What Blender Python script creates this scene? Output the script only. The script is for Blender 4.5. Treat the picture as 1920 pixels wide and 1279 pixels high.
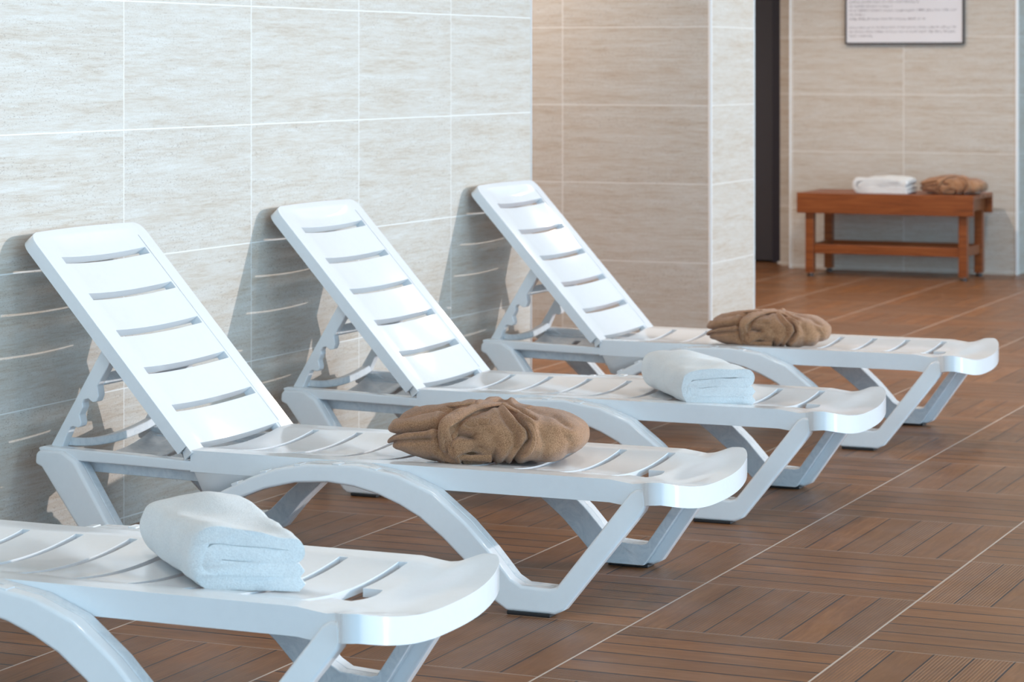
import bpy, bmesh, math, random
from mathutils import Vector, Matrix, noise
PI = math.pi
for o in list(bpy.data.objects): bpy.data.objects.remove(o, do_unlink=True)
S = bpy.context.scene; COL = S.collection

# ------------------------------------------------------------------ camera, light, exposure
W_PX, H_PX, F_PX, HORIZON = 1920, 1279, 4823.8, 121.1
YAW = math.radians(23.59)
cd = bpy.data.cameras.new('camera'); cam = bpy.data.objects.new('camera', cd); COL.objects.link(cam)
cam.location = (3.86, -9.017, 1.288); cam.rotation_euler = (PI/2, 0, YAW)
cd.sensor_width = 36; cd.lens = 36*F_PX/W_PX
cd.shift_y = -(H_PX/2-HORIZON)/W_PX
cd.clip_start = .05; cd.clip_end = 300
cd.dof.use_dof = True; cd.dof.focus_distance = 5.95; cd.dof.aperture_fstop = 7.5
S.camera = cam
S.view_settings.view_transform = 'Standard'; S.view_settings.look = 'None'
S.view_settings.gamma = 1; S.view_settings.exposure = 0.24
S.view_settings.use_curve_mapping = False

world = bpy.data.worlds.new('sky'); S.world = world; world.use_nodes = True
bg = world.node_tree.nodes['Background']
bg.inputs[0].default_value = (.45, .755, 1.0, 1); bg.inputs[1].default_value = 3.1

sd = bpy.data.lights.new('sun', 'SUN'); sd.energy = 1.5; sd.angle = math.radians(.45); sd.color = (1, .91, .86)
sun = bpy.data.objects.new('sun', sd); COL.objects.link(sun)
sun.rotation_euler = Vector((-1, -.66, -.20)).to_track_quat('-Z', 'Y').to_euler()

# ------------------------------------------------------------------ materials
def mat(name, col=(.8,.8,.8), rough=.5, **kw):
    m = bpy.data.materials.new(name); m.use_nodes = True
    b = m.node_tree.nodes['Principled BSDF']
    b.inputs['Base Color'].default_value = (*col, 1); b.inputs['Roughness'].default_value = rough
    for k, v in kw.items(): b.inputs[k].default_value = v
    return m
class NT:
    """tiny helper to write node maths"""
    def __init__(s, m): s.t = m.node_tree; s.b = s.t.nodes['Principled BSDF']
    def n(s, typ, **kw):
        x = s.t.nodes.new(typ)
        for k, v in kw.items(): setattr(x, k, v)
        return x
    def put(s, sock, v):
        if isinstance(v, bpy.types.NodeSocket): s.t.links.new(v, sock)
        else: sock.default_value = v
    def m(s, op, a, b=0.0, c=0.0, clamp=False):
        x = s.n('ShaderNodeMath', operation=op, use_clamp=clamp)
        for i, v in enumerate((a, b, c)): s.put(x.inputs[i], v)
        return x.outputs[0]
    def xyz(s, a, b, c):
        x = s.n('ShaderNodeCombineXYZ')
        for i, v in enumerate((a, b, c)): s.put(x.inputs[i], v)
        return x.outputs[0]
    def pos(s):
        g = s.n('ShaderNodeNewGeometry'); x = s.n('ShaderNodeSeparateXYZ'); s.t.links.new(g.outputs['Position'], x.inputs[0]); return x.outputs
    def obj(s):
        return s.n('ShaderNodeTexCoord').outputs['Object']
    def noise(s, vec, scale=5, detail=4, rough=.55, dist=0):
        x = s.n('ShaderNodeTexNoise'); s.put(x.inputs['Vector'], vec)
        x.inputs['Scale'].default_value = scale; x.inputs['Detail'].default_value = detail
        x.inputs['Roughness'].default_value = rough; x.inputs['Distortion'].default_value = dist
        return x.outputs['Fac']
    def white(s, vec):
        x = s.n('ShaderNodeTexWhiteNoise', noise_dimensions='3D'); s.put(x.inputs['Vector'], vec); return x.outputs['Value']
    def ramp(s, fac, stops):
        x = s.n('ShaderNodeValToRGB'); s.put(x.inputs[0], fac); e = x.color_ramp.elements
        while len(e) < len(stops): e.new(.5)
        for i, (p, c) in enumerate(stops):
            e[i].position = p; e[i].color = (*c, 1) if len(c) == 3 else c
        return x.outputs[0]
    def mix(s, f, a, b, mode='MIX'):
        x = s.n('ShaderNodeMix', data_type='RGBA', blend_type=mode)
        s.put(x.inputs[0], f); s.put(x.inputs[6], a if isinstance(a, bpy.types.NodeSocket) else (*a, 1)); s.put(x.inputs[7], b if isinstance(b, bpy.types.NodeSocket) else (*b, 1))
        return x.outputs[2]
    def bump(s, h, strength=.3, dist=.01):
        x = s.n('ShaderNodeBump'); s.put(x.inputs['Height'], h); x.inputs['Strength'].default_value = strength; x.inputs['Distance'].default_value = dist
        s.t.links.new(x.outputs[0], s.b.inputs['Normal'])

TW, TH, ZG = .72, .36, 1.1056          # wall tile width, height, height of one joint
def tile_mat(name, axis, origin, zoff=0.0):
    """vein-cut travertine tiles; axis 0 = runs along x, 1 = runs along y"""
    m = mat(name, rough=.32); q = NT(m); p = q.pos()
    u = q.m('DIVIDE', q.m('SUBTRACT', p[axis], origin), TW)
    v = q.m('DIVIDE', q.m('SUBTRACT', p[2], ZG+zoff), TH)
    iu, iv = q.m('FLOOR', u), q.m('FLOOR', v)
    fu, fv = q.m('FRACT', u), q.m('FRACT', v)
    r = q.white(q.xyz(iu, iv, 3.7)); r2 = q.white(q.xyz(iv, iu, 9.1))
    du = q.m('MULTIPLY', q.m('MINIMUM', fu, q.m('SUBTRACT', 1, fu)), TW)
    dv = q.m('MULTIPLY', q.m('MINIMUM', fv, q.m('SUBTRACT', 1, fv)), TH)
    grout = q.m('LESS_THAN', q.m('MINIMUM', du, dv), .0018)
    base = q.xyz(q.m('ADD', p[axis], q.m('MULTIPLY', r, 37)), q.m('MULTIPLY', r2, 11), p[2])
    mp = q.n('ShaderNodeMapping'); q.put(mp.inputs[0], base); mp.inputs['Scale'].default_value = (1.05, 1, 15)
    vein = q.noise(mp.outputs[0], 2.0, 8, .66, .35)
    mp2 = q.n('ShaderNodeMapping'); q.put(mp2.inputs[0], base); mp2.inputs['Scale'].default_value = (4, 1, 46)
    fine = q.noise(mp2.outputs[0], 3.0, 6, .7, .3)
    cloud = q.noise(base, 2.2, 3)
    f = q.m('ADD', q.m('MULTIPLY', vein, .46), q.m('MULTIPLY', fine, .54))
    c = q.ramp(f, [(.33, (.40, .305, .22)), (.41, (.53, .45, .37)), (.49, (.59, .54, .48)), (.58, (.635, .61, .57)), (.69, (.71, .70, .68))])
    c = q.mix(q.m('MULTIPLY', cloud, .22), c, (.62, .54, .455))
    mp3 = q.n('ShaderNodeMapping'); q.put(mp3.inputs[0], base); mp3.inputs['Scale'].default_value = (1, 1, 2.0)
    pit = q.noise(mp3.outputs[0], 120, 3, .65)
    band = q.noise(mp.outputs[0], 1.1, 2)
    pm = q.m('MULTIPLY', q.m('GREATER_THAN', pit, .625), q.m('GREATER_THAN', band, .44))
    c = q.mix(q.m('MULTIPLY', pm, .62), c, (.30, .235, .19))
    speck = q.noise(base, 260, 2, .6)
    c = q.mix(q.m('MULTIPLY', q.m('SUBTRACT', speck, .5), 2.0, clamp=True), c, (.45, .38, .32))
    c = q.mix(grout, c, (.82, .81, .79))
    q.put(q.b.inputs['Base Color'], c)
    q.put(q.b.inputs['Roughness'], q.m('ADD', .30, q.m('MULTIPLY', fine, .12)))
    q.bump(q.m('SUBTRACT', q.m('MULTIPLY', f, .25), q.m('ADD', grout, q.m('MULTIPLY', pm, .5))), .25, .002)
    return m

FT, FOX, FOY = .5345, 1.745, -1.3626    # floor tile side and one grid corner
def floor_mat():
    m = mat('wood_look_floor_tile', rough=.35); q = NT(m); p = q.pos()
    u = q.m('DIVIDE', q.m('SUBTRACT', p[0], FOX), FT); v = q.m('DIVIDE', q.m('SUBTRACT', FOY, p[1]), FT)
    iu, iv = q.m('FLOOR', u), q.m('FLOOR', v); fu, fv = q.m('FRACT', u), q.m('FRACT', v)
    par = q.m('ABSOLUTE', q.m('MODULO', q.m('ADD', iu, iv), 2))     # 1 -> planks along y
    par = q.m('GREATER_THAN', par, .5)
    npar = q.m('SUBTRACT', 1, par)
    across = q.m('ADD', q.m('MULTIPLY', par, fu), q.m('MULTIPLY', npar, fv))
    along = q.m('ADD', q.m('MULTIPLY', par, fv), q.m('MULTIPLY', npar, fu))
    k = q.m('MULTIPLY', across, 6); ik = q.m('FLOOR', k); fk = q.m('FRACT', k)
    dk = q.m('MULTIPLY', q.m('MINIMUM', fk, q.m('SUBTRACT', 1, fk)), FT/6)
    inner = q.m('MULTIPLY', q.m('GREATER_THAN', across, .05), q.m('LESS_THAN', across, .95))
    line = q.m('MULTIPLY', q.m('LESS_THAN', dk, q.m('ADD', .0021, q.m('MULTIPLY', npar, .0012))), inner)
    gx = q.m('LESS_THAN', q.m('MULTIPLY', q.m('MINIMUM', fu, q.m('SUBTRACT', 1, fu)), FT), .0026)
    gy = q.m('LESS_THAN', q.m('MULTIPLY', q.m('MINIMUM', fv, q.m('SUBTRACT', 1, fv)), FT), .0026)
    rnd = q.white(q.xyz(iu, iv, ik)); rnd2 = q.white(q.xyz(q.m('ADD', iu, 5), ik, iv))
    rt = q.white(q.xyz(iu, iv, 77))
    gv = q.xyz(q.m('ADD', q.m('MULTIPLY', along, 1.3), q.m('MULTIPLY', rnd, 50)), q.m('MULTIPLY', across, 16), q.m('MULTIPLY', rnd2, 20))
    grain = q.noise(gv, 1.6, 6, .65, 1.2)
    gv2 = q.xyz(q.m('ADD', q.m('MULTIPLY', along, 6), q.m('MULTIPLY', rnd, 50)), q.m('MULTIPLY', across, 150), rnd2)
    fib = q.noise(gv2, 1.2, 3, .6)
    c = q.ramp(q.m('ADD', q.m('MULTIPLY', grain, .7), q.m('MULTIPLY', fib, .3)), [(.30, (.130, .046, .014)), (.5, (.255, .098, .032)), (.68, (.39, .170, .064))])
    c = q.mix(q.m('MULTIPLY', rnd, .55), c, (.130, .062, .030)); c = q.mix(q.m('MULTIPLY', rnd2, .25), c, (.35, .185, .098))
    c = q.mix(q.m('MULTIPLY', rt, .22), c, (.25, .115, .05))
    # fine ribs pressed into every other plank of the blocks whose planks run along y
    rib = q.m('SINE', q.m('MULTIPLY', across, 2*PI*6*11))
    ribbed = q.m('GREATER_THAN', rnd2, .52)
    ribd = q.m('MULTIPLY', q.m('MULTIPLY', q.m('LESS_THAN', rib, -.45), ribbed), .45)
    c = q.mix(ribd, c, (.085, .05, .035))
    c = q.mix(line, c, (.016, .016, .022))
    c = q.mix(q.m('MULTIPLY', gy, .55), c, (.50, .40, .33))
    c = q.mix(gx, c, (.60, .50, .43))
    q.put(q.b.inputs['Base Color'], c)
    smear = q.noise(q.xyz(p[0], p[1], 0), 5, 4)
    q.put(q.b.inputs['Roughness'], q.m('ADD', .21, q.m('MULTIPLY', smear, .26))); q.b.inputs['Specular IOR Level'].default_value = .26
    h = q.m('SUBTRACT', q.m('MULTIPLY', q.m('MULTIPLY', rib, ribbed), .25), q.m('ADD', line, q.m('ADD', gx, gy)))
    q.bump(h, .35, .002)
    return m

def plastic_mat():
    m = mat('glossy_white_plastic', (.86, .88, .90), .16); q = NT(m)
    o = q.obj(); n1 = q.noise(o, 9, 5, .6); n2 = q.noise(o, 60, 3, .6)
    c = q.ramp(q.m('ADD', q.m('MULTIPLY', n1, .6), q.m('MULTIPLY', n2, .4)), [(.35, (.80, .81, .83)), (.55, (.82, .83, .85))])
    q.put(q.b.inputs['Base Color'], c)
    q.put(q.b.inputs['Roughness'], q.m('ADD', .05, q.m('MULTIPLY', n1, .12)))
    q.bump(n1, .03, .003)
    return m
def dull_plastic_mat():
    m = mat('worn_white_plastic', (.75, .78, .80), .4); q = NT(m)
    o = q.obj(); n1 = q.noise(o, 26, 6, .7, 1.0)
    c = q.ramp(n1, [(.36, (.62, .66, .70)), (.52, (.72, .75, .78)), (.64, (.77, .79, .81))])
    q.put(q.b.inputs['Base Color'], c); q.bump(n1, .08, .004)
    return m
def cloth_mat(name, dark, light, scale, sheen=.3, bump=.8, bd=.004):
    m = mat(name, light, .95); q = NT(m); o = q.obj()
    n1 = q.noise(o, scale, 3, .75); n2 = q.noise(o, 14, 4, .6)
    f = q.m('ADD', q.m('MULTIPLY', n1, .75), q.m('MULTIPLY', n2, .25))
    q.put(q.b.inputs['Base Color'], q.ramp(f, [(.34, dark), (.60, light)]))
    q.b.inputs['Sheen Weight'].default_value = sheen; q.b.inputs['Sheen Roughness'].default_value = .5
    q.b.inputs['Specular IOR Level'].default_value = .1
    q.bump(q.m('ADD', n1, q.m('MULTIPLY', n2, .3)), bump, bd)
    return m
def wood_mat():
    m = mat('reddish_brown_bench_wood', rough=.38); q = NT(m); o = q.obj()
    mp = q.n('ShaderNodeMapping'); q.put(mp.inputs[0], o); mp.inputs['Scale'].default_value = (1.5, 22, 22)
    g = q.noise(mp.outputs[0], 2.2, 6, .6, .8)
    q.put(q.b.inputs['Base Color'], q.ramp(g, [(.3, (.15, .036, .008)), (.5, (.25, .064, .013)), (.7, (.32, .095, .024))]))
    q.bump(g, .15, .002)
    return m

M = dict(
    left=tile_mat('travertine_tile_left', 1, 0.0), front=tile_mat('travertine_tile_front', 0, -.732, -.005),
    far=tile_mat('travertine_tile_far', 0, -.311, -.005), side=tile_mat('travertine_tile_side', 1, 2.089, -.005),
    floor=floor_mat(), plastic=plastic_mat(), dull=dull_plastic_mat(),
    rubber=mat('black_rubber', (.02, .02, .022), .5), chrome=mat('chrome', (.7, .7, .7), .2, Metallic=1.0),
    towel=cloth_mat('white_terry', (.74, .75, .76), (.90, .91, .91), 330, .4, .7, .004),
    robe=cloth_mat('brown_terry', (.175, .078, .032), (.52, .275, .150), 400, .3, .7, .003),
    wood=wood_mat(), trim=mat('white_edge_trim', (.85, .87, .88), .3), trimgrey=mat('satin_metal_edge_trim', (.55, .50, .47), .35, Metallic=.6),
    door=mat('charcoal_door_paint', (.050, .046, .056), .45), doorframe=mat('dark_navy_door_frame', (.022, .020, .034), .4),
    ceiling=mat('warm_beige_ceiling_paint', (.52, .41, .33), .8), plaster=mat('beige_plaster', (.62, .54, .46), .8),
    mullion=mat('grey_window_frame_paint', (.45, .46, .48), .45),
    paper=mat('white_notice_panel', (.80, .79, .83), .35), ink=mat('grey_ink', (.22, .21, .24), .6), black=mat('black_sign_frame', (.035, .033, .04), .4),
)

# ------------------------------------------------------------------ mesh helpers
def finish(name, bm, m, parent=None, smooth=True, bevel=0, seg=2, angle=35, sol=0, sol_off=-1, wn=True, sub=0):
    bmesh.ops.recalc_face_normals(bm, faces=bm.faces)
    me = bpy.data.meshes.new(name); bm.to_mesh(me); bm.free()
    me.materials.append(m)
    if smooth:
        for p in me.polygons: p.use_smooth = True
    o = bpy.data.objects.new(name, me); COL.objects.link(o)
    if parent: o.parent = parent
    if sol:
        s = o.modifiers.new('solid', 'SOLIDIFY'); s.thickness = sol; s.offset = sol_off; s.use_even_offset = False
    if bevel:
        b = o.modifiers.new('bevel', 'BEVEL'); b.width = bevel; b.segments = seg; b.limit_method = 'ANGLE'; b.angle_limit = math.radians(angle)
        b.use_clamp_overlap = True
    if sub:
        s = o.modifiers.new('sub', 'SUBSURF'); s.levels = sub; s.render_levels = sub
    if wn and smooth and bevel:
        w = o.modifiers.new('wn', 'WEIGHTED_NORMAL'); w.keep_sharp = True
    return o
def box(bm, x0, x1, y0, y1, z0, z1, M4=None):
    v = [bm.verts.new((x, y, z)) for x in (x0, x1) for y in (y0, y1) for z in (z0, z1)]
    if M4: 
        for a in v: a.co = M4 @ a.co
    for f in ((0,1,3,2),(4,6,7,5),(0,4,5,1),(2,3,7,6),(0,2,6,4),(1,5,7,3)): bm.faces.new([v[i] for i in f])
    return v
def prism(bm, poly, y0, y1, fn=None):
    """closed outline in x,z extruded along y"""
    a = [bm.verts.new((x, y0, z)) for x, z in poly]; b = [bm.verts.new((x, y1, z)) for x, z in poly]
    n = len(poly)
    bm.faces.new(a); bm.faces.new(b[::-1])
    for i in range(n): bm.faces.new((a[i], b[i], b[(i+1) % n], a[(i+1) % n]))
    if fn:
        for v in a+b: v.co = fn(v.co)
def empty(name, loc, rz=0):
    o = bpy.data.objects.new(name, None); COL.objects.link(o); o.location = loc; o.rotation_euler = (0, 0, rz); o.empty_display_size = .1
    return o
def tag(o, label, cat, group=None):
    o['label'] = label; o['category'] = cat
    if group: o['group'] = group
    return o
def structure(name, boxes, m, bevel=0):
    bm = bmesh.new()
    for b in boxes: box(bm, *b)
    o = finish(name, bm, m, smooth=False, bevel=bevel); o['kind'] = 'structure'; return o
def copy_tree(o, parent=None):
    c = o.copy(); COL.objects.link(c); c.parent = parent
    for ch in list(o.children): copy_tree(ch, c)
    return c

# ------------------------------------------------------------------ the room
XW = 6.4; YB = -12.0; YE = 9.0; ZC = 3.25; XL = -3.2
structure('floor', [(XL, XW, YB, YE, -.1, 0)], M['floor'])
structure('ceiling', [(XL, XW, YB, YE, ZC, ZC+.15)], M['ceiling'])
structure('wall_left', [(-.22, 0, YB, 0, 0, ZC)], M['left'])
structure('wall_back', [(XL, -.0, YB-.2, YB, 0, ZC), (0, XW, YB-.2, YB, 3.0, ZC)], M['plaster'])
structure('wall_recess', [(XL-.2, XL, YB, YE, 0, ZC)], M['left'])
structure('wall_end', [(XL, XW, YE, YE+.2, 0, ZC)], M['front'])
structure('wall_pillar_front', [(XL, 0, 2.089, 2.10, 0, ZC)], M['front'])
structure('wall_pillar_side', [(XL, 0, 2.10, 2.715, 0, ZC)], M['side'])
structure('wall_far', [(-1.045, .402, 6.62, 6.64, 0, ZC)], M['far'])
structure('wall_far_side', [(-1.045, .402, 6.64, YE, 0, ZC)], M['side'])
structure('wall_door_side', [(-1.17, -1.046, 6.80, 7.05, 0, ZC), (XL, -1.23, 7.0, 7.2, 2.15, ZC), (XL, -2.25, 7.0, 7.2, 0, 2.15)], M['far'])
structure('trim_1', [(-.012, .003, -.001, .010, 0, ZC)], M['trimgrey'], .002)
structure('trim_2', [(-.010, .004, 2.083, 2.093, 0, ZC)], M['trim'], .002)
structure('trim_3', [(-1.051, -1.040, 6.613, 6.623, 0, ZC)], M['trim'], .002)
structure('trim_4', [(.388, .408, 6.612, 6.632, 0, ZC)], M['trim'], .003)
structure('trim_5', [(-.008, .003, 2.708, 2.718, 0, ZC)], M['trim'], .002)
# charcoal door in its frame
d = structure('door_1', [(-2.20, -1.285, 7.02, 7.07, .012, 2.1)], M['door'], .003)
bm = bmesh.new(); box(bm, -1.284, -1.231, 6.99, 7.12, 0, 2.15); box(bm, -2.25, -2.201, 6.99, 7.12, 0, 2.15); box(bm, -2.25, -1.231, 6.99, 7.12, 2.101, 2.15)
finish('door_frame', bm, M['doorframe'], d, smooth=False, bevel=.004)
bm = bmesh.new(); box(bm, -2.14, -2.0, 6.965, 6.98, 1.0, 1.02); box(bm, -2.14, -2.12, 6.97, 7.02, 1.0, 1.02)
finish('door_handle', bm, M['chrome'], d, bevel=.004)
structure('baseboard_door', [(-1.229, -1.17, 6.93, 6.99, 0, .012)], M['trim'])
# glazed side of the hall: posts, sill and head, open glass between
bx = [(XW, XW+.15, YB, YE, 3.1, ZC), (XW, XW+.15, YB, YE, 0, .08)]
for y in (-11.9, -8.6, -3.2, 4.75, 8.9): bx.append((XW, XW+.06, y-.02, y+.02, 0, 3.1))
structure('window_1', bx, M['mullion'])

# ------------------------------------------------------------------ ceiling lamps (round downlights)
LAMPW = mat('lamp_glow', (1, 1, 1), .5)
LAMPW.node_tree.nodes['Principled BSDF'].inputs['Emission Color'].default_value = (1, .82, .62, 1)
LAMPW.node_tree.nodes['Principled BSDF'].inputs['Emission Strength'].default_value = 12
def ring(bm, r0, r1, z0, z1, n=28):
    vs = []
    for k in range(n):
        a = 2*PI*k/n; c, s = math.cos(a), math.sin(a)
        vs.append([bm.verts.new((r*c, r*s, z)) for r, z in ((r0, z0), (r1, z0), (r1, z1), (r0, z1))])
    for k in range(n):
        A, B = vs[k], vs[(k+1) % n]
        for j in range(4): bm.faces.new((A[j], A[(j+1) % 4], B[(j+1) % 4], B[j]))
def downlight(x, y, watts, label):
    t = empty('ceiling_downlight', (x, y, ZC)); tag(t, label, 'lamp', 'round ceiling downlights')
    bm = bmesh.new(); ring(bm, .075, .1, -.012, 0); finish('lamp_ring', bm, M['trim'], t, bevel=.002)
    bm = bmesh.new(); bmesh.ops.create_circle(bm, cap_ends=True, segments=28, radius=.075, matrix=Matrix.Translation((0, 0, -.004))); finish('diffuser', bm, LAMPW, t, smooth=False)
    l = bpy.data.lights.new('lamp_light', 'SPOT'); l.energy = watts; l.color = (1, .87, .76); l.shadow_soft_size = .07; l.spot_size = math.radians(150); l.spot_blend = .6
    lo = bpy.data.objects.new('lamp_light', l); COL.objects.link(lo); lo.parent = t; lo.location = (0, 0, -.03)
PLACE = ['over the nearest lounger', 'over the open floor in front of the first loungers', 'over the third lounger', 'over the open floor by the last lounger', 'in front of the tiled pillar', 'in the passage before the bench', 'over the floor right of the bench', 'in the recess behind the left wall corner']
for i, (x, y, w_) in enumerate(((1.6, -5.6, 45), (3.4, -3.6, 45), (1.6, -1.6, 45), (3.4, .6, 45), (1.6, 2.6, 60), (-1.1, 4.1, 220), (1.2, 4.9, 110), (-1.9, .9, 330))):
    downlight(x, y, w_, 'round white ceiling downlight '+PLACE[i])

# ------------------------------------------------------------------ sun lounger
SEATZ = .318
def seat_z(y, dip=.016):
    a = abs(y)
    return SEATZ - (dip*(1-(a/.205)**2) if a < .205 else 0)
SLOTS = [.645, .775, .906, 1.036, 1.16, 1.28, 1.40, 1.52, 1.65]
X0E = 1.735
def end_x(v): return 1.790+.058*max(0, 1-abs(v)**3)**.5
def half_e(s_):
    t = min(1, s_/.75); t = t*t*(3-2*t); return .262+.042*t
def top_z(x, y, s_=0):
    av = min(1, abs(y)/.205); e = min(1, max(0, (x-1.70)/.10)); e = e*e*(3-2*e)
    base = SEATZ-.016*(1-av**2)-.008*math.exp(-((x-1.722)/.03)**2)*av**2
    return base*(1-e)+(.290+.034*min(1, abs(y)/.30)**2.4)*e
def make_seat(parent):
    bm = bmesh.new()
    ys = [-1, -.985, -.96, -.92, -.86, -.79]+[-.79+.79*2*i/16 for i in range(1, 16)]+[.74, .79, .86, .92, .96, .985, 1]
    ys = sorted(set(round(v, 4) for v in ys))
    iN, iF = ys.index(-.79), ys.index(.74)
    xs = [.529, .560]
    for s_ in SLOTS: xs += [s_-.010, s_+.010]
    xs += [1.706, 1.720]
    rows = [[bm.verts.new((x, v*.262, top_z(x, v*.262))) for v in ys] for x in xs]
    for s_ in (.05, .14, .24, .34, .44, .54, .64, .74, .86, 1.0):
        h = half_e(s_); r = []
        for v in ys:
            x = X0E+s_*(end_x(v)-X0E); r.append(bm.verts.new((x, v*h, top_z(x, v*h, s_))))
        rows.append(r); xs.append(X0E+s_*.1)
    slotset = {round(s_-.010, 4) for s_ in SLOTS}
    jh0 = min(range(len(ys)), key=lambda k: abs(ys[k]*.262+.14)); jh1 = min(range(len(ys)), key=lambda k: abs(ys[k]*.262-.0))
    for i in range(len(rows)-1):
        for j in range(len(ys)-1):
            x = round(xs[i], 4)
            if x in slotset and iN <= j < iF: continue
            if abs(x-1.66) < 1e-3 and jh0 <= j < jh1: continue
            bm.faces.new((rows[i][j], rows[i+1][j], rows[i+1][j+1], rows[i][j+1]))
    k = xs.index(1.706)
    for j in range(jh0, jh1+1): rows[k][j].co.x += .012*math.sin(PI*(j-jh0)/(jh1-jh0))-.004
    # the side runs down from the edge of the top all the way round
    loop = [rows[i][0] for i in range(len(xs))]+rows[-1][1:-1]+[rows[i][-1] for i in range(len(xs)-1, -1, -1)]
    prev = loop
    for d, out in ((.026, .0010), (.054, .0)):
        ring_ = []
        for v in loop:
            dd = d*(1-.06*min(1, max(0, (v.co.x-1.74)/.1)))
            ring_.append(bm.verts.new((v.co.x, v.co.y*(1+out), v.co.z-dd)))
        for a_ in range(len(loop)-1): bm.faces.new((prev[a_], prev[a_+1], ring_[a_+1], ring_[a_]))
        prev = ring_
    o = finish('seat', bm, M['plastic'], parent, sol=.017, bevel=.007, seg=3, angle=48)
    nz = sum(p.normal.z for p in o.data.polygons); o.modifiers['solid'].offset = -1 if nz > 0 else 1
    return o
def make_rails(parent):
    for sg in (-1, 1):
        bm = bmesh.new()
        g = [(.534, .275), (.571, .203), (.61, .198), (.70, .244), (.79, .268), (.90, .275)]
        ya, yb = sorted((sg*.261, sg*.249)); prism(bm, g, ya, yb)
        finish('gusset', bm, M['plastic'], parent)
        bm = bmesh.new()
        r = [(.074, .298), (.090, .302), (.535, .291), (.535, .264), (.19, .270), (.092, .262)]
        ya, yb = sorted((sg*.2625, sg*.225)); prism(bm, r, ya, yb)
        finish('rear_rail', bm, M['plastic'], parent, bevel=.005, seg=3)
OUT = [(.138, .306), (.126, .296), (.124, .270), (.143, .262), (.232, .143), (.326, .018), (.340, .008), (.448, .008), (.49, .03), (.56, .106), (.63, .168), (.708, .218), (.79, .250), (.872, .270),
       (.964, .277), (1.035, .271), (1.098, .257), (1.155, .236), (1.21, .209), (1.27, .165), (1.324, .118), (1.375, .060), (1.40, .030), (1.436, .008), (1.560, .008), (1.583, .020),
       (1.779, .262), (1.786, .280), (1.782, .309), (1.762, .313), (1.746, .303), (1.562, .072), (1.545, .067), (1.475, .069), (1.448, .084), (1.393, .146), (1.33, .207), (1.244, .272), (1.154, .306), (1.043, .323),
       (.907, .319), (.82, .302), (.749, .276), (.67, .238), (.595, .192), (.52, .132), (.468, .082), (.445, .069), (.398, .067), (.380, .075), (.335, .143), (.243, .283), (.205, .306)]
INN = list(OUT)
def _rep(a, b):
    INN[OUT.index(a)] = b
_rep((1.583, .020), (1.551, .020)); _rep((1.560, .008), (1.540, .008)); _rep((1.779, .262), (1.744, .262)); _rep((1.786, .280), (1.752, .272)); _rep((1.782, .309), (1.752, .286)); _rep((1.762, .313), (1.746, .290)); _rep((1.746, .303), (1.738, .286))
_rep((.232, .143), (.262, .143)); _rep((.326, .018), (.356, .018)); _rep((.340, .008), (.362, .008)); _rep((.143, .262), (.178, .260))
def make_frames(parent):
    for sg in (-1, 1):
        def splay(co):
            # outlines are drawn for the plane y = .355; legs lean in towards the seat, the arch less
            a = min(1, max(0, (abs(co.x-.95)-.42)/.22)); a = a*a*(3-2*a)
            yo = .350-(.024+.050*a)*min(1, max(0, co.z)/.30)
            d = .352-yo
            return Vector((co.x-(3.86-co.x)/5.6*d, co.y+sg*(yo-.334), co.z-.156*d*min(1, co.z/.05)))
        bm = bmesh.new()
        ya, yb = sorted((sg*.334, sg*.298)); prism(bm, OUT, ya, yb, splay)
        o = finish('leg_frame', bm, M['plastic'], parent, bevel=.013, seg=4, angle=30)
        bm = bmesh.new(); ya, yb = sorted((sg*.300, sg*.270)); prism(bm, INN, ya, yb, splay)
        finish('leg_frame_inside', bm, M['dull'], o, bevel=.003, seg=2, angle=30)
        # raised grips on the arch
        pts = [(.640, .2245), (.705, .2585), (.785, .2925), (.880, .3155), (.985, .3225), (1.085, .3175), (1.160, .3045)]
        for (x, z), (x2, z2) in zip(pts, pts[1:]):
            a = math.atan2(z2-z, x2-x); bm = bmesh.new()
            d = .352-(.350-.024*z/.30); x -= (3.86-x)/5.6*d; z -= .156*d
            R = Matrix.Translation((x, sg*(.350-.024*z/.30-.018), z)) @ Matrix.Rotation(-a, 4, 'Y')
            box(bm, -.010, .010, -.0155, .0155, -.010, .0018, R)
            finish('arch_grip', bm, M['plastic'], o, bevel=.002, seg=2)
        for (x0, x1) in ((.352, .438), (1.436, 1.546)):
            bm = bmesh.new(); ya, yb = sorted((sg*.300, sg*.349)); box(bm, x0, x1, ya, yb, .0, .009)
            p = finish('foot_pad', bm, M['rubber'], o, bevel=.002); p['label'] = 'black rubber pad under the foot'
def make_tray(parent):
    bm = bmesh.new(); nx, ny = 10, 14; xs = [.118, .16, .21, .26, .285, .34, .385, .41, .47, .540]
    rows = []
    for i, x in enumerate(xs):
        r = []
        for j in range(ny+1):
            y = -.24+.48*j/ny; a = abs(y)/.24
            z = .285-.040*(1-a**2.4) + (.006 if i == 0 else 0)
            xx = x + (.05*(1-a*a) if i == 0 else 0)*0
            r.append(bm.verts.new((xx, y, z)))
        rows.append(r)
    for i in range(len(xs)-1):
        for j in range(ny):
            if xs[i] in (.26, .385) and 2 <= j < ny-2: continue
            bm.faces.new((rows[i][j], rows[i+1][j], rows[i+1][j+1], rows[i][j+1]))
    finish('rear_tray', bm, M['dull'], parent, sol=.006, bevel=.002)
    for sg in (-1, 1):
        bm = bmesh.new(); ya, yb = sorted((sg*.205, sg*.198)); prism(bm, [(.132, .276), (.535, .276), (.60, .228), (.175, .236)], ya, yb)
        finish('tray_rib', bm, M['dull'], parent, bevel=.002)
    bm = bmesh.new(); box(bm, .535, .541, -.224, .224, .225, .290)
    finish('cross_rib', bm, M['dull'], parent, bevel=.002)
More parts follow.
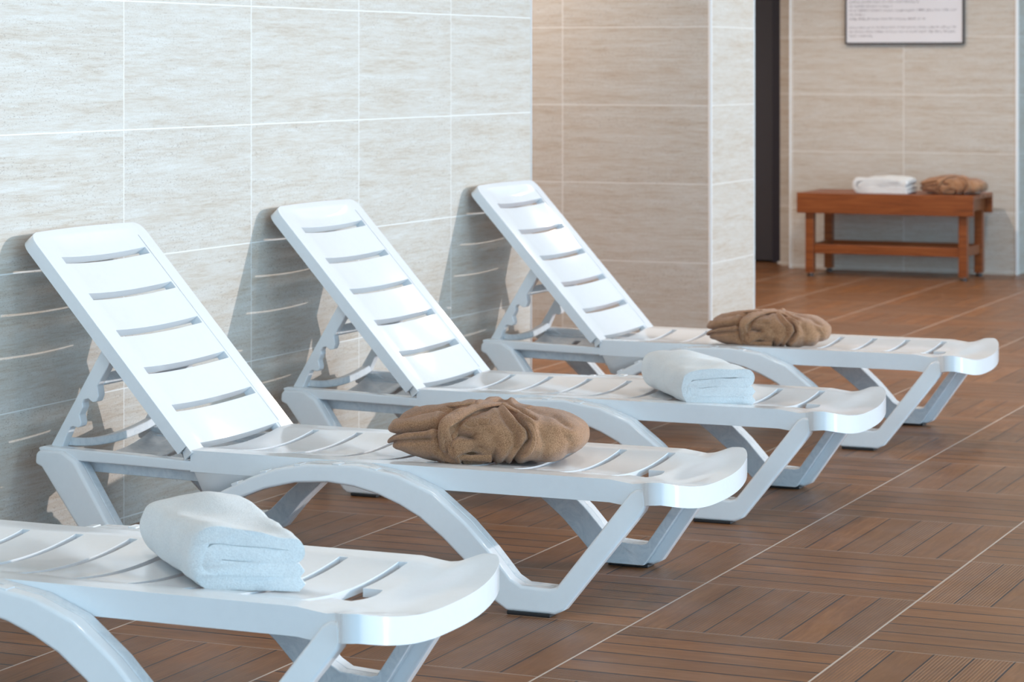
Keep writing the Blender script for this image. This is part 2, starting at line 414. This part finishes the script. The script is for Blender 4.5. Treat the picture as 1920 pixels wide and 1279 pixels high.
BT = Vector((.050, 0, .852)); BD = Vector((.489, 0, -.541)).normalized(); BN = Vector((.742, 0, .671)).normalized()
def make_backrest(parent):
    bm = bmesh.new(); L = .705; r = .036
    ts = [0, .006, .014, .024, .036, .06]
    slots = [.098+.1236*k for k in range(5)]
    for s_ in slots: ts += [s_-.0112, s_+.0112]
    ts += [.655, .675, L]
    ys = [-1, -.965, -.90, -.76]+[-.76+.76*2*i/14 for i in range(1, 14)]+[.76, .90, .965, 1]
    ys = [round(v, 4) for v in ys]; a, b = ys.index(-.76), ys.index(.76)
    def P(t, v, hw=.27):
        w = hw
        if t < r: w = hw-r+math.sqrt(max(0, r*r-(r-t)**2))
        y = v*w
        dip = .011*(1-min(1, abs(y)/.205)**2) if t > .03 else 0
        edge = .004 if abs(v) > .93 else 0
        tt = t - (.004*(1-v*v) if t == 0 else 0)
        return BT+BD*tt+Vector((0, y, 0))-BN*(dip)
    rows = [[bm.verts.new(P(t, v)) for v in ys] for t in ts]
    ss = {round(s_-.0112, 4) for s_ in slots}
    for i in range(len(ts)-1):
        for j in range(len(ys)-1):
            if round(ts[i], 4) in ss and a <= j < b: continue
            bm.faces.new((rows[i][j], rows[i][j+1], rows[i+1][j+1], rows[i+1][j]))
    # side strips running on past the panel
    for (j0, j1) in ((0, a), (b, len(ys)-1)):
        ex = [bm.verts.new(P(.728, ys[j])) for j in range(j0, j1+1)]
        for k in range(j0, j1): bm.faces.new((rows[-1][k], rows[-1][k+1], ex[k-j0+1], ex[k-j0]))
    # the rim turns back round both sides and the top
    loop = [r_[0] for r_ in rows[::-1]]+rows[0][1:-1]+[r_[-1] for r_ in rows]
    prev = loop
    for d in (.018, .034):
        ring_ = [bm.verts.new(v.co-BN*d) for v in loop]
        for q in range(len(loop)-1): bm.faces.new((prev[q], prev[q+1], ring_[q+1], ring_[q]))
        prev = ring_
    o = finish('backrest', bm, M['plastic'], parent, sol=.029, sol_off=1, bevel=.0065, seg=3, angle=45)
    # fix the thickening direction: always away from the sitter
    nz = sum((p.normal.dot(BN) for p in o.data.polygons))
    o.modifiers['solid'].offset = -1 if nz > 0 else 1
    for sg in (-1, 1):
        bm = bmesh.new(); t = []
        for (tt, nn) in ((.70, -.002), (.765, -.002), (.765, -.020), (.70, -.022)):
            q = BT+BD*tt+BN*nn; t.append((q.x, q.z))
        ya, yb = sorted((sg*.197, sg*.232)); prism(bm, t, ya, yb); finish('hinge_tab', bm, M['plastic'], o, bevel=.003)
    # thin moulded line running down beside the slots
    bm = bmesh.new(); q0, q1 = BT+BD*.045+BN*.0002, BT+BD*.70+BN*.0002
    prism(bm, [(q0.x, q0.z), (q0.x+BN.x*.0007, q0.z+BN.z*.0007), (q1.x+BN.x*.0007, q1.z+BN.z*.0007), (q1.x, q1.z)], .2135, .2150)
    finish('moulding_line', bm, M['dull'], o)
    return o
ARM = [(.262, .572), (.092, .292), (.102, .280), (.125, .284), (.150, .338), (.156, .351), (.165, .354), (.180, .351), (.188, .356), (.190, .366), (.185, .385), (.196, .405), (.194, .416), (.199, .425), (.211, .428), (.224, .419), (.236, .421), (.243, .437), (.239, .462), (.298, .555)]
def make_support(parent):
    t = empty('backrest_support', (0, 0, 0)); t.parent = parent
    for sg in (-1, 1):
        bm = bmesh.new(); ya, yb = sorted((sg*.238, sg*.206)); prism(bm, ARM, ya, yb)
        finish('notched_arm', bm, M['plastic'], t, bevel=.003)
    bm = bmesh.new()
    n = 12; rows = []
    for k in range(n+1):
        y = -.21+.42*k/n; dz = -.020*(1-(y/.21)**2)
        rows.append([bm.verts.new((x, y, z+dz)) for x, z in ((.108, .318), (.136, .322), (.142, .300), (.116, .296))])
    for k in range(n):
        for j in range(4): bm.faces.new((rows[k][j], rows[k+1][j], rows[k+1][(j+1) % 4], rows[k][(j+1) % 4]))
    bm.faces.new(rows[0]); bm.faces.new(rows[-1][::-1])
    finish('cross_bar', bm, M['dull'], t, bevel=.003)
    bm = bmesh.new(); prism(bm, [(.205, .485), (.236, .492), (.246, .466), (.238, .460), (.210, .462)], -.21, .21)
    finish('cross_bar', bm, M['dull'], t, bevel=.003)
def make_lounger():
    t = empty('sun_lounger', (0, 0, 0))
    make_seat(t); make_rails(t); make_frames(t); make_tray(t); make_backrest(t); make_support(t)
    return t
YL = [-4.690, -3.149, -1.822, -.330]
LAB = ['nearest white plastic sun lounger, cut off at left, with a towel near its foot end',
       'white plastic sun lounger, second from the camera, carrying the nearer rolled brown bathrobe',
       'white plastic sun lounger, third from the camera, carrying a folded white towel',
       'white plastic sun lounger, farthest of the row, beside the wall corner, with a brown bathrobe']
proto = make_lounger(); LOUNGERS = [proto]
for k in range(1, 4): LOUNGERS.append(copy_tree(proto))
for k, o in enumerate(LOUNGERS):
    o.location = ((.004, 0, -.008, -.012)[k], YL[k], 0); tag(o, LAB[k], 'sun lounger', 'white sun loungers along the tiled wall')

# ------------------------------------------------------------------ folded towels
def catmull(P, n=6):
    out = []
    for i in range(len(P)-1):
        p0, p1, p2, p3 = P[max(0, i-1)], P[i], P[i+1], P[min(len(P)-1, i+2)]
        for k in range(n):
            t = k/n
            out.append(tuple(.5*((2*b)+(-a+c)*t+(2*a-5*b+4*c-d)*t*t+(-a+3*b-3*c+d)*t**3) for a, b, c, d in zip(p0, p1, p2, p3)))
    out.append(tuple(P[-1])); return out
def ribbon(path, th):
    """closed outline around an open path"""
    L, R = [], []; n = len(path)
    for i, p in enumerate(path):
        a, b = path[max(0, i-1)], path[min(n-1, i+1)]
        tx, tz = b[0]-a[0], b[1]-a[1]; l = math.hypot(tx, tz) or 1; nx, nz = -tz/l, tx/l
        h = th/2
        L.append((p[0]+nx*h, p[1]+nz*h)); R.append((p[0]-nx*h, p[1]-nz*h))
    def cap(p, a, b):
        c = ((a[0]+b[0])/2, (a[1]+b[1])/2); return (c[0]+(p[0])*th*.42, c[1]+p[1]*th*.42)
    d1 = (path[-1][0]-path[-2][0], path[-1][1]-path[-2][1]); l = math.hypot(*d1); d1 = (d1[0]/l, d1[1]/l)
    d0 = (path[0][0]-path[1][0], path[0][1]-path[1][1]); l = math.hypot(*d0); d0 = (d0[0]/l, d0[1]/l)
    return L+[cap(d1, L[-1], R[-1])]+R[::-1]+[cap(d0, L[0], R[0])]
def towel(name, W, D, H, seed, hump=.02, flip=False):
    """cross-section in (u, w), swept along the depth v"""
    th = H/4*.98; z1, z2, z3, z4 = H*.13, H*.37, H*.62, H*.87
    base = [(W*.99, z1), (W*.7, z1), (W*.35, z1*1.0), (W*.12, z1*1.15), (W*.045, H*.33), (W*.035, H*.55), (W*.08, H*.80), (W*.2, z4), (W*.5, z4*1.0), (W*.78, z4*.97), (W*.93, H*.82), (W*.965, H*.70), (W*.92, H*.60),
            (W*.75, z3*.97), (W*.45, z3), (W*.22, z3), (W*.14, H*.55), (W*.125, H*.46), (W*.16, H*.385), (W*.24, z2), (W*.5, z2), (W*.8, z2*1.0), (W*.985, z2*.98)]
    bm = bmesh.new(); N = 26; rows = []
    for k in range(N+1):
        v = k/N; rnd = 0
        path = catmull(base, 5)
        out = ribbon(path, th*(1-.0*v))
        row = []
        for (u, w) in out:
            e = min(v, 1-v)
            sq = 1-.12*max(0, 1-e/.06)**2        # ends slightly pinched
            cu, cw = W*.5, H*.5
            uu = cu+(u-cu)*(1-.03*max(0, 1-e/.05)**2); ww = w
            hh = hump*math.exp(-((v-.80)/.22)**2)*math.exp(-((u/W-.62)/.30)**2)*(w/H)
            hh += .006*math.sin(3.1*v+u/W*4+seed)*(w/H)
            nz = noise.noise(Vector((u*16+seed, v*D*14, w*22)))*.0050
            nx = noise.noise(Vector((u*13+seed+9, v*D*16, w*20)))*.0050
            droop = -.006*(v-.5)
            row.append(bm.verts.new((uu+nx, v*D+noise.noise(Vector((u*20, w*40, seed+k*.0)))*.005*(1 if e < .03 else 0), max(.0005, ww+hh+nz*(w/H+.2)))))
        rows.append(row)
    n = len(rows[0])
    for k in range(N):
        for j in range(n): bm.faces.new((rows[k][j], rows[k+1][j], rows[k+1][(j+1) % n], rows[k][(j+1) % n]))
    bm.faces.new(rows[0]); bm.faces.new(rows[-1][::-1])
    o = finish(name, bm, M['towel'], bevel=.004, seg=2, angle=60, wn=False)
    return o
def place_affine(o, corner, uvec, vvec, z):
    """move the mesh so that u runs along uvec and v along vvec (true shape, turned and slightly skewed)"""
    U = Vector((*uvec, 0)).normalized(); V = Vector((*vvec, 0)).normalized()
    for vt in o.data.vertices:
        c = vt.co; vt.co = U*c.x+V*c.y+Vector((0, 0, c.z))
    o.location = (*corner, z)
t1 = towel('folded_towel', .205, .40, .112, 1.3)
place_affine(t1, (1.400, -4.865), (.184, .060), (-.305, .300), .310)
tag(t1, 'thick folded white terry towel lying on the nearest lounger', 'towel', 'white towels on the loungers')
t2 = towel('folded_towel', .205, .42, .105, 4.1, hump=.018)
place_affine(t2, (1.352, -2.050), (.190, .070), (-.281, .380), .310)
tag(t2, 'folded white terry towel on the third lounger from the camera', 'towel', 'white towels on the loungers')

# ------------------------------------------------------------------ rolled bathrobes
def blob(bm, C, A, R, fn=None, nu=48, nv=24, p=2.6):
    """rounded slab: centre, half sizes, rotation about z"""
    Rm = Matrix.Rotation(R, 3, 'Z'); rows = []
    def sp(c, e): return math.copysign(abs(c)**e, c)
    for i in range(nv+1):
        ph = -PI/2+PI*i/nv; r = []
        for j in range(nu):
            a = 2*PI*j/nu
            cx, cy, cz = sp(math.cos(ph), 2/p)*sp(math.cos(a), 2/p), sp(math.cos(ph), 2/p)*sp(math.sin(a), 2/p), sp(math.sin(ph), 2/2.2)
            q = Vector((cx*A[0], cy*A[1], cz*A[2]))
            if fn: q = fn(q, cx, cy, cz)
            q = Rm @ q+Vector(C)
            r.append(bm.verts.new(q))
        rows.append(r)
    for i in range(nv):
        for j in range(nu): bm.faces.new((rows[i][j], rows[i][(j+1) % nu], rows[i+1][(j+1) % nu], rows[i+1][j]))
def band(bm, pts, w, th, n=8, up=None):
    """soft flat strap swept along 3-D points; up(k) gives the outward normal"""
    P = [Vector(p) for p in catmull(pts, n)]; rows = []
    for k, p in enumerate(P):
        t = (P[min(len(P)-1, k+1)]-P[max(0, k-1)]).normalized()
        o = up(p); o = (o-t*o.dot(t)).normalized(); s_ = t.cross(o)
        ww = w*(1+.12*math.sin(k*.5)); r = []
        for a in range(14):
            an = 2*PI*a/14
            r.append(bm.verts.new(p+s_*math.copysign(abs(math.cos(an))**.7, math.cos(an))*ww/2+o*math.sin(an)*th/2))
        rows.append(r)
    for k in range(len(rows)-1):
        for j in range(14): bm.faces.new((rows[k][j], rows[k+1][j], rows[k+1][(j+1) % 14], rows[k][(j+1) % 14]))
    bm.faces.new(rows[0]); bm.faces.new(rows[-1][::-1])
def seg_d(p, poly):
    """distance to a polyline, and how far along it (0-1)"""
    best, at = 9, 0; n = len(poly)-1
    for i in range(n):
        ax, ay = poly[i]; bx, by = poly[i+1]; dx, dy = bx-ax, by-ay; l = dx*dx+dy*dy or 1e-9
        t = max(0, min(1, ((p[0]-ax)*dx+(p[1]-ay)*dy)/l)); d = math.hypot(p[0]-ax-t*dx, p[1]-ay-t*dy)
        if d < best: best, at = d, (i+t)/n
    return best, at
# creases of the bundle as seen from its front: points in (length, height), then depth and width
def _c(*p): return [((x-735)/690., (880-y)/760.) for x, y in p]
CREASES = [
    (_c((744, 826), (760, 821), (790, 812), (848, 804)), .018, .0058), (_c((746, 844), (758, 839), (770, 834), (848, 826)), .010, .0042), (_c((760, 880), (768, 862), (764, 848), (756, 842)), .005, .004),
    (_c((770, 790), (815, 775), (850, 771), (905, 766)), .010, .0045), (_c((800, 765), (845, 757), (900, 756)), .008, .004),
    (_c((915, 752), (876, 764), (852, 782), (846, 806), (848, 846), (868, 866), (893, 884)), .011, .0055), (_c((925, 762), (890, 776), (866, 800), (858, 832), (868, 858), (890, 878)), .005, .0035),
    (_c((955, 757), (925, 768), (899, 780), (878, 806), (864, 836), (869, 862), (886, 882)), .015, .006),
    (_c((876, 820), (894, 817), (908, 832), (912, 848), (905, 858), (888, 860)), .020, .0075), (_c((888, 856), (884, 870), (892, 882)), .009, .004), (_c((897, 800), (906, 815), (899, 822)), .010, .0045),
    (_c((948, 758), (976, 779), (1000, 804), (1003, 823), (990, 846), (966, 876)), .016, .0055), (_c((942, 764), (962, 790), (978, 812), (980, 836), (962, 862), (950, 880)), .008, .0055),
    (_c((918, 797), (938, 815), (948, 838), (940, 862), (932, 880)), .007, .006), (_c((955, 763), (985, 774), (1010, 788)), .009, .004), (_c((968, 760), (1000, 764), (1040, 778), (1070, 800)), .006, .006),
    (_c((1015, 800), (1030, 830), (1022, 862)), .003, .008), (_c((1050, 795), (1072, 830), (1062, 860)), .003, .009),
]
def make_robe(loc, rz, seed, size=1.0, flip=False):
    """local frame: x runs along the front, y away from the viewer"""
    t = empty('rolled_bathrobe', loc, rz)
    A = (.245, .150, .066); NU, NV = 300, 120
    def body_point(a, ph, extra=0):
        def sp(c, e): return math.copysign(abs(c)**e, c)
        p = 3.5; ca, sa = math.cos(a), math.sin(a)
        cx, cy, cz = sp(math.cos(ph), 2/2.6)*sp(ca, 2/p), sp(math.cos(ph), 2/2.6)*sp(sa, 2/p), sp(math.sin(ph), 2/2.7)
        taper = 1-.36*max(0, cx-.35)**1.5 if cz > 0 else 1
        bulge = 1+.10*math.exp(-((cx+.15)/.35)**2)
        q = Vector((cx*A[0], cy*A[1]*(1-.10*max(0, cx)), cz*A[2]*taper*bulge))
        n = Vector((cx/A[0]*.12, cy/A[1]*.12, cz/A[2]*.10)).normalized()
        # front-view coordinates of this point
        u = q.x+.262+.25*(q.y+.15)*.45; w = q.z+A[2]+.156*(q.y+.15)
        d = 0
        if q.y < .10:
            for poly, dep, wid in CREASES:
                ds, at = seg_d((u, w), poly); edge = 1-max(0, abs(at-.5)*2-.8)*3
                d -= dep*1.35*math.exp(-(ds/wid)**2)*max(0, edge)
                d += dep*.34*math.exp(-((ds-wid*2.6)/(wid*1.9))**2)
        d += .0045*noise.noise(q*11+Vector((seed, 0, 0)))+.0018*noise.noise(q*34+Vector((0, seed, 0)))
        d += .0022*math.sin(q.x*60+q.z*55+3*noise.noise(q*8+Vector((seed, 3, 0))))*(1 if cx > .1 else .3)
        return q+n*(d+extra)
    bm = bmesh.new(); rows = []; SURF = {}
    for i in range(NV+1):
        ph = -PI/2+PI*i/NV; r = []
        for j in range(NU):
            q = body_point(2*PI*j/NU, ph); r.append(bm.verts.new(q))
            SURF[(i, j)] = (Vector((q.x, q.y+.15, max(0, q.z+A[2]-.004))), q.x+.262+.1125*(q.y+.15), q.z+A[2]+.156*(q.y+.15))
        rows.append(r)
    for i in range(NV):
        for j in range(NU):
            bm.faces.new((rows[i][j], rows[i][(j+1) % NU], rows[i+1][(j+1) % NU], rows[i+1][j]))
    for v in bm.verts:
        v.co = Vector((v.co.x, v.co.y+.15, max(.0, v.co.z+A[2]-.004)))*size
    bmesh.ops.remove_doubles(bm, verts=bm.verts, dist=.00002)
    finish('robe_bundle', bm, M['robe'], t)
    # strips of cloth laid over the bundle, each following its surface
    def near(pix):
        (u, w), = _c(pix); best, bv = 9, None
        for i in range(NV//2-20, NV+1, 2):
            for j in range(int(NU*.42), NU+1, 2):
                q, uu, ww = SURF[(i, j % NU)]
                e = (uu-u)**2+(ww-w)**2
                if e < best: best, bv = e, q
        return bv
    def up(p): return Vector((p.x*.2, p.y-.15, (p.z-.05)*1.6))
    def strip(name, pix, w, th, lift):
        pts = []
        for p in pix:
            q = near(p); n = up(q).normalized(); pts.append(tuple(q+n*lift))
        bm = bmesh.new(); band(bm, pts, w, th, up=up)
        for v in bm.verts:
            v.co += Vector((0, 0, 1))*.0025*noise.noise(v.co*45)
            v.co = Vector((v.co.x, v.co.y, max(.002, v.co.z)))*size
        finish(name, bm, M['robe'], t)
    strip('belt', [(889, 878), (864, 858), (856, 835), (862, 805), (885, 780), (920, 764), (960, 756), (1000, 754)], .034, .009, .0005)
    strip('sleeve_cuff', [(925, 793), (893, 800), (874, 820), (872, 848), (889, 870), (912, 877), (932, 872)], .020, .012, .001)
    strip('collar', [(952, 757), (980, 774), (1003, 797), (1012, 822), (1003, 850), (984, 872)], .012, .009, .0005)
    strip('robe_fold', [(770, 785), (810, 768), (860, 762), (905, 757)], .018, .007, -.001)
    return t
r1 = make_robe((1.275, -3.30, .308), math.radians(14), 2.0, 1.0)
tag(r1, 'rolled brown terry bathrobe on the second lounger, nearer of the two on loungers', 'bathrobe', 'brown bathrobes')
r2 = make_robe((1.105, -.535, .308), math.radians(10), 7.0, .87)
tag(r2, 'rolled light brown bathrobe on the farthest lounger, in front of the pillar', 'bathrobe', 'brown bathrobes')

# ------------------------------------------------------------------ bench with towel and robe
def make_bench():
    t = empty('wooden_bench', (-.275, 6.03, 0)); L0, L1, D = -.545, .545, .50
    zt = .508
    for k in range(4):
        y0 = .022+k*.1155; bm = bmesh.new(); box(bm, L0, L1, y0, y0+.108, zt-.024, zt); finish('seat_slat', bm, M['wood'], t, bevel=.003)
    for nm, y0 in (('front', 0), ('back', D-.022)):
        bm = bmesh.new(); box(bm, L0, L1, y0, y0+.021, zt-.122, zt+.001); finish('apron', bm, M['wood'], t, bevel=.003)
    for x in (L0+.055, L1-.055):
        bm = bmesh.new(); box(bm, x-.012, x+.012, .024, D-.024, zt-.10, zt-.026); finish('apron_batten', bm, M['wood'], t, bevel=.002)
    for x in (L0+.072, L1-.072):
        for y in (.026+.026, D-.026-.026):
            bm = bmesh.new(); box(bm, x-.026, x+.026, y-.025, y+.025, .022, zt-.026); lg = finish('leg', bm, M['wood'], t, bevel=.003)
            bm = bmesh.new()
            bmesh.ops.create_cone(bm, cap_ends=True, segments=20, radius1=.016, radius2=.019, depth=.012, matrix=Matrix.Translation((x, y, .017))); g = finish('glide_collar', bm, M['chrome'], lg, bevel=.002)
            bm = bmesh.new()
            bmesh.ops.create_cone(bm, cap_ends=True, segments=20, radius1=.022, radius2=.02, depth=.012, matrix=Matrix.Translation((x, y, .006))); g = finish('glide', bm, M['rubber'], lg, bevel=.002); g['label'] = 'black round foot glide'
    bm = bmesh.new(); box(bm, L0+.098, L1-.098, .040, .062, .140, .196); finish('stretcher', bm, M['wood'], t, bevel=.003)
    bm = bmesh.new(); box(bm, L0+.098, L1-.098, D-.062, D-.040, .140, .196); finish('stretcher', bm, M['wood'], t, bevel=.003)
    for x in (L0+.072, L1-.072):
        bm = bmesh.new(); box(bm, x-.012, x+.012, .078, D-.078, .140, .196); finish('stretcher', bm, M['wood'], t, bevel=.003)
    return t
bench = tag(make_bench(), 'reddish brown wooden bench against the far tiled wall', 'bench')
t3 = towel('folded_towel', .345, .22, .100, 8.2, hump=.0)
for vt in t3.data.vertices: vt.co.z = vt.co.z*(1-.15*abs(vt.co.x/.36-.45))
place_affine(t3, (-.492, 6.10), (1, .0), (.0, 1), .509)
tag(t3, 'folded white towel on the wooden bench, left of the brown robe', 'towel')
r3 = make_robe((.105, 6.13, .509), math.radians(2), 12.0, .80)
tag(r3, 'folded brown bathrobe on the right end of the wooden bench', 'bathrobe', 'brown bathrobes')

# ------------------------------------------------------------------ notice on the far wall
n_ = empty('wall_notice', (-.302, 6.60, 1.415)); tag(n_, 'white printed notice in a thin black frame on the far wall', 'sign')
bm = bmesh.new(); box(bm, -.368, .368, -.002, .008, .009, .62); finish('notice_panel', bm, M['paper'], n_, smooth=False)
bm = bmesh.new()
for b_ in ((-.378, .378, 0, .010), (-.378, .378, .619, .629)): box(bm, b_[0], b_[1], -.008, .014, b_[2], b_[3])
for x in (-.378, .368): box(bm, x, x+.010, -.008, .014, .0101, .6189)
finish('frame', bm, M['black'], n_, smooth=False, bevel=.001)
# lines of small print, too blurred in the photograph to read: word by word strokes
bm = bmesh.new(); rd = random.Random(5)
lines = [(.047, .00, .21), (.073, 0, .98), (.100, 0, .98), (.153, 0, .70), (.180, 0, .14), (.206, 0, .98), (.232, 0, .40), (.259, 0, .64), (.285, 0, .72), (.34, 0, .9), (.366, 0, .98), (.392, 0, .5), (.45, 0, .95), (.476, 0, .8), (.53, .2, .75)]
for z, a, b in lines:
    x = -.350+a*.690; xe = -.350+b*.690
    while x < xe:
        k = rd.randint(3, 10)
        for j in range(k):
            if x > xe: break
            hgt = .0085 if rd.random() < .7 else .013
            zz = z-(.004 if rd.random() < .12 else 0)
            box(bm, x, x+.0018, -.003, -.0021, zz, zz+hgt)
            if rd.random() < .75: box(bm, x+.0018, x+.0052, -.003, -.0021, zz+(hgt-.0018 if rd.random() < .5 else 0), zz+(hgt if False else 0)+.0018+(hgt-.0018 if rd.random() < .0 else 0)) if rd.random() < .5 else box(bm, x+.0018, x+.0052, -.003, -.0021, zz+.0066, zz+.0085)
            x += .0072
        x += .007
finish('printed_text', bm, M['ink'], n_, smooth=False)
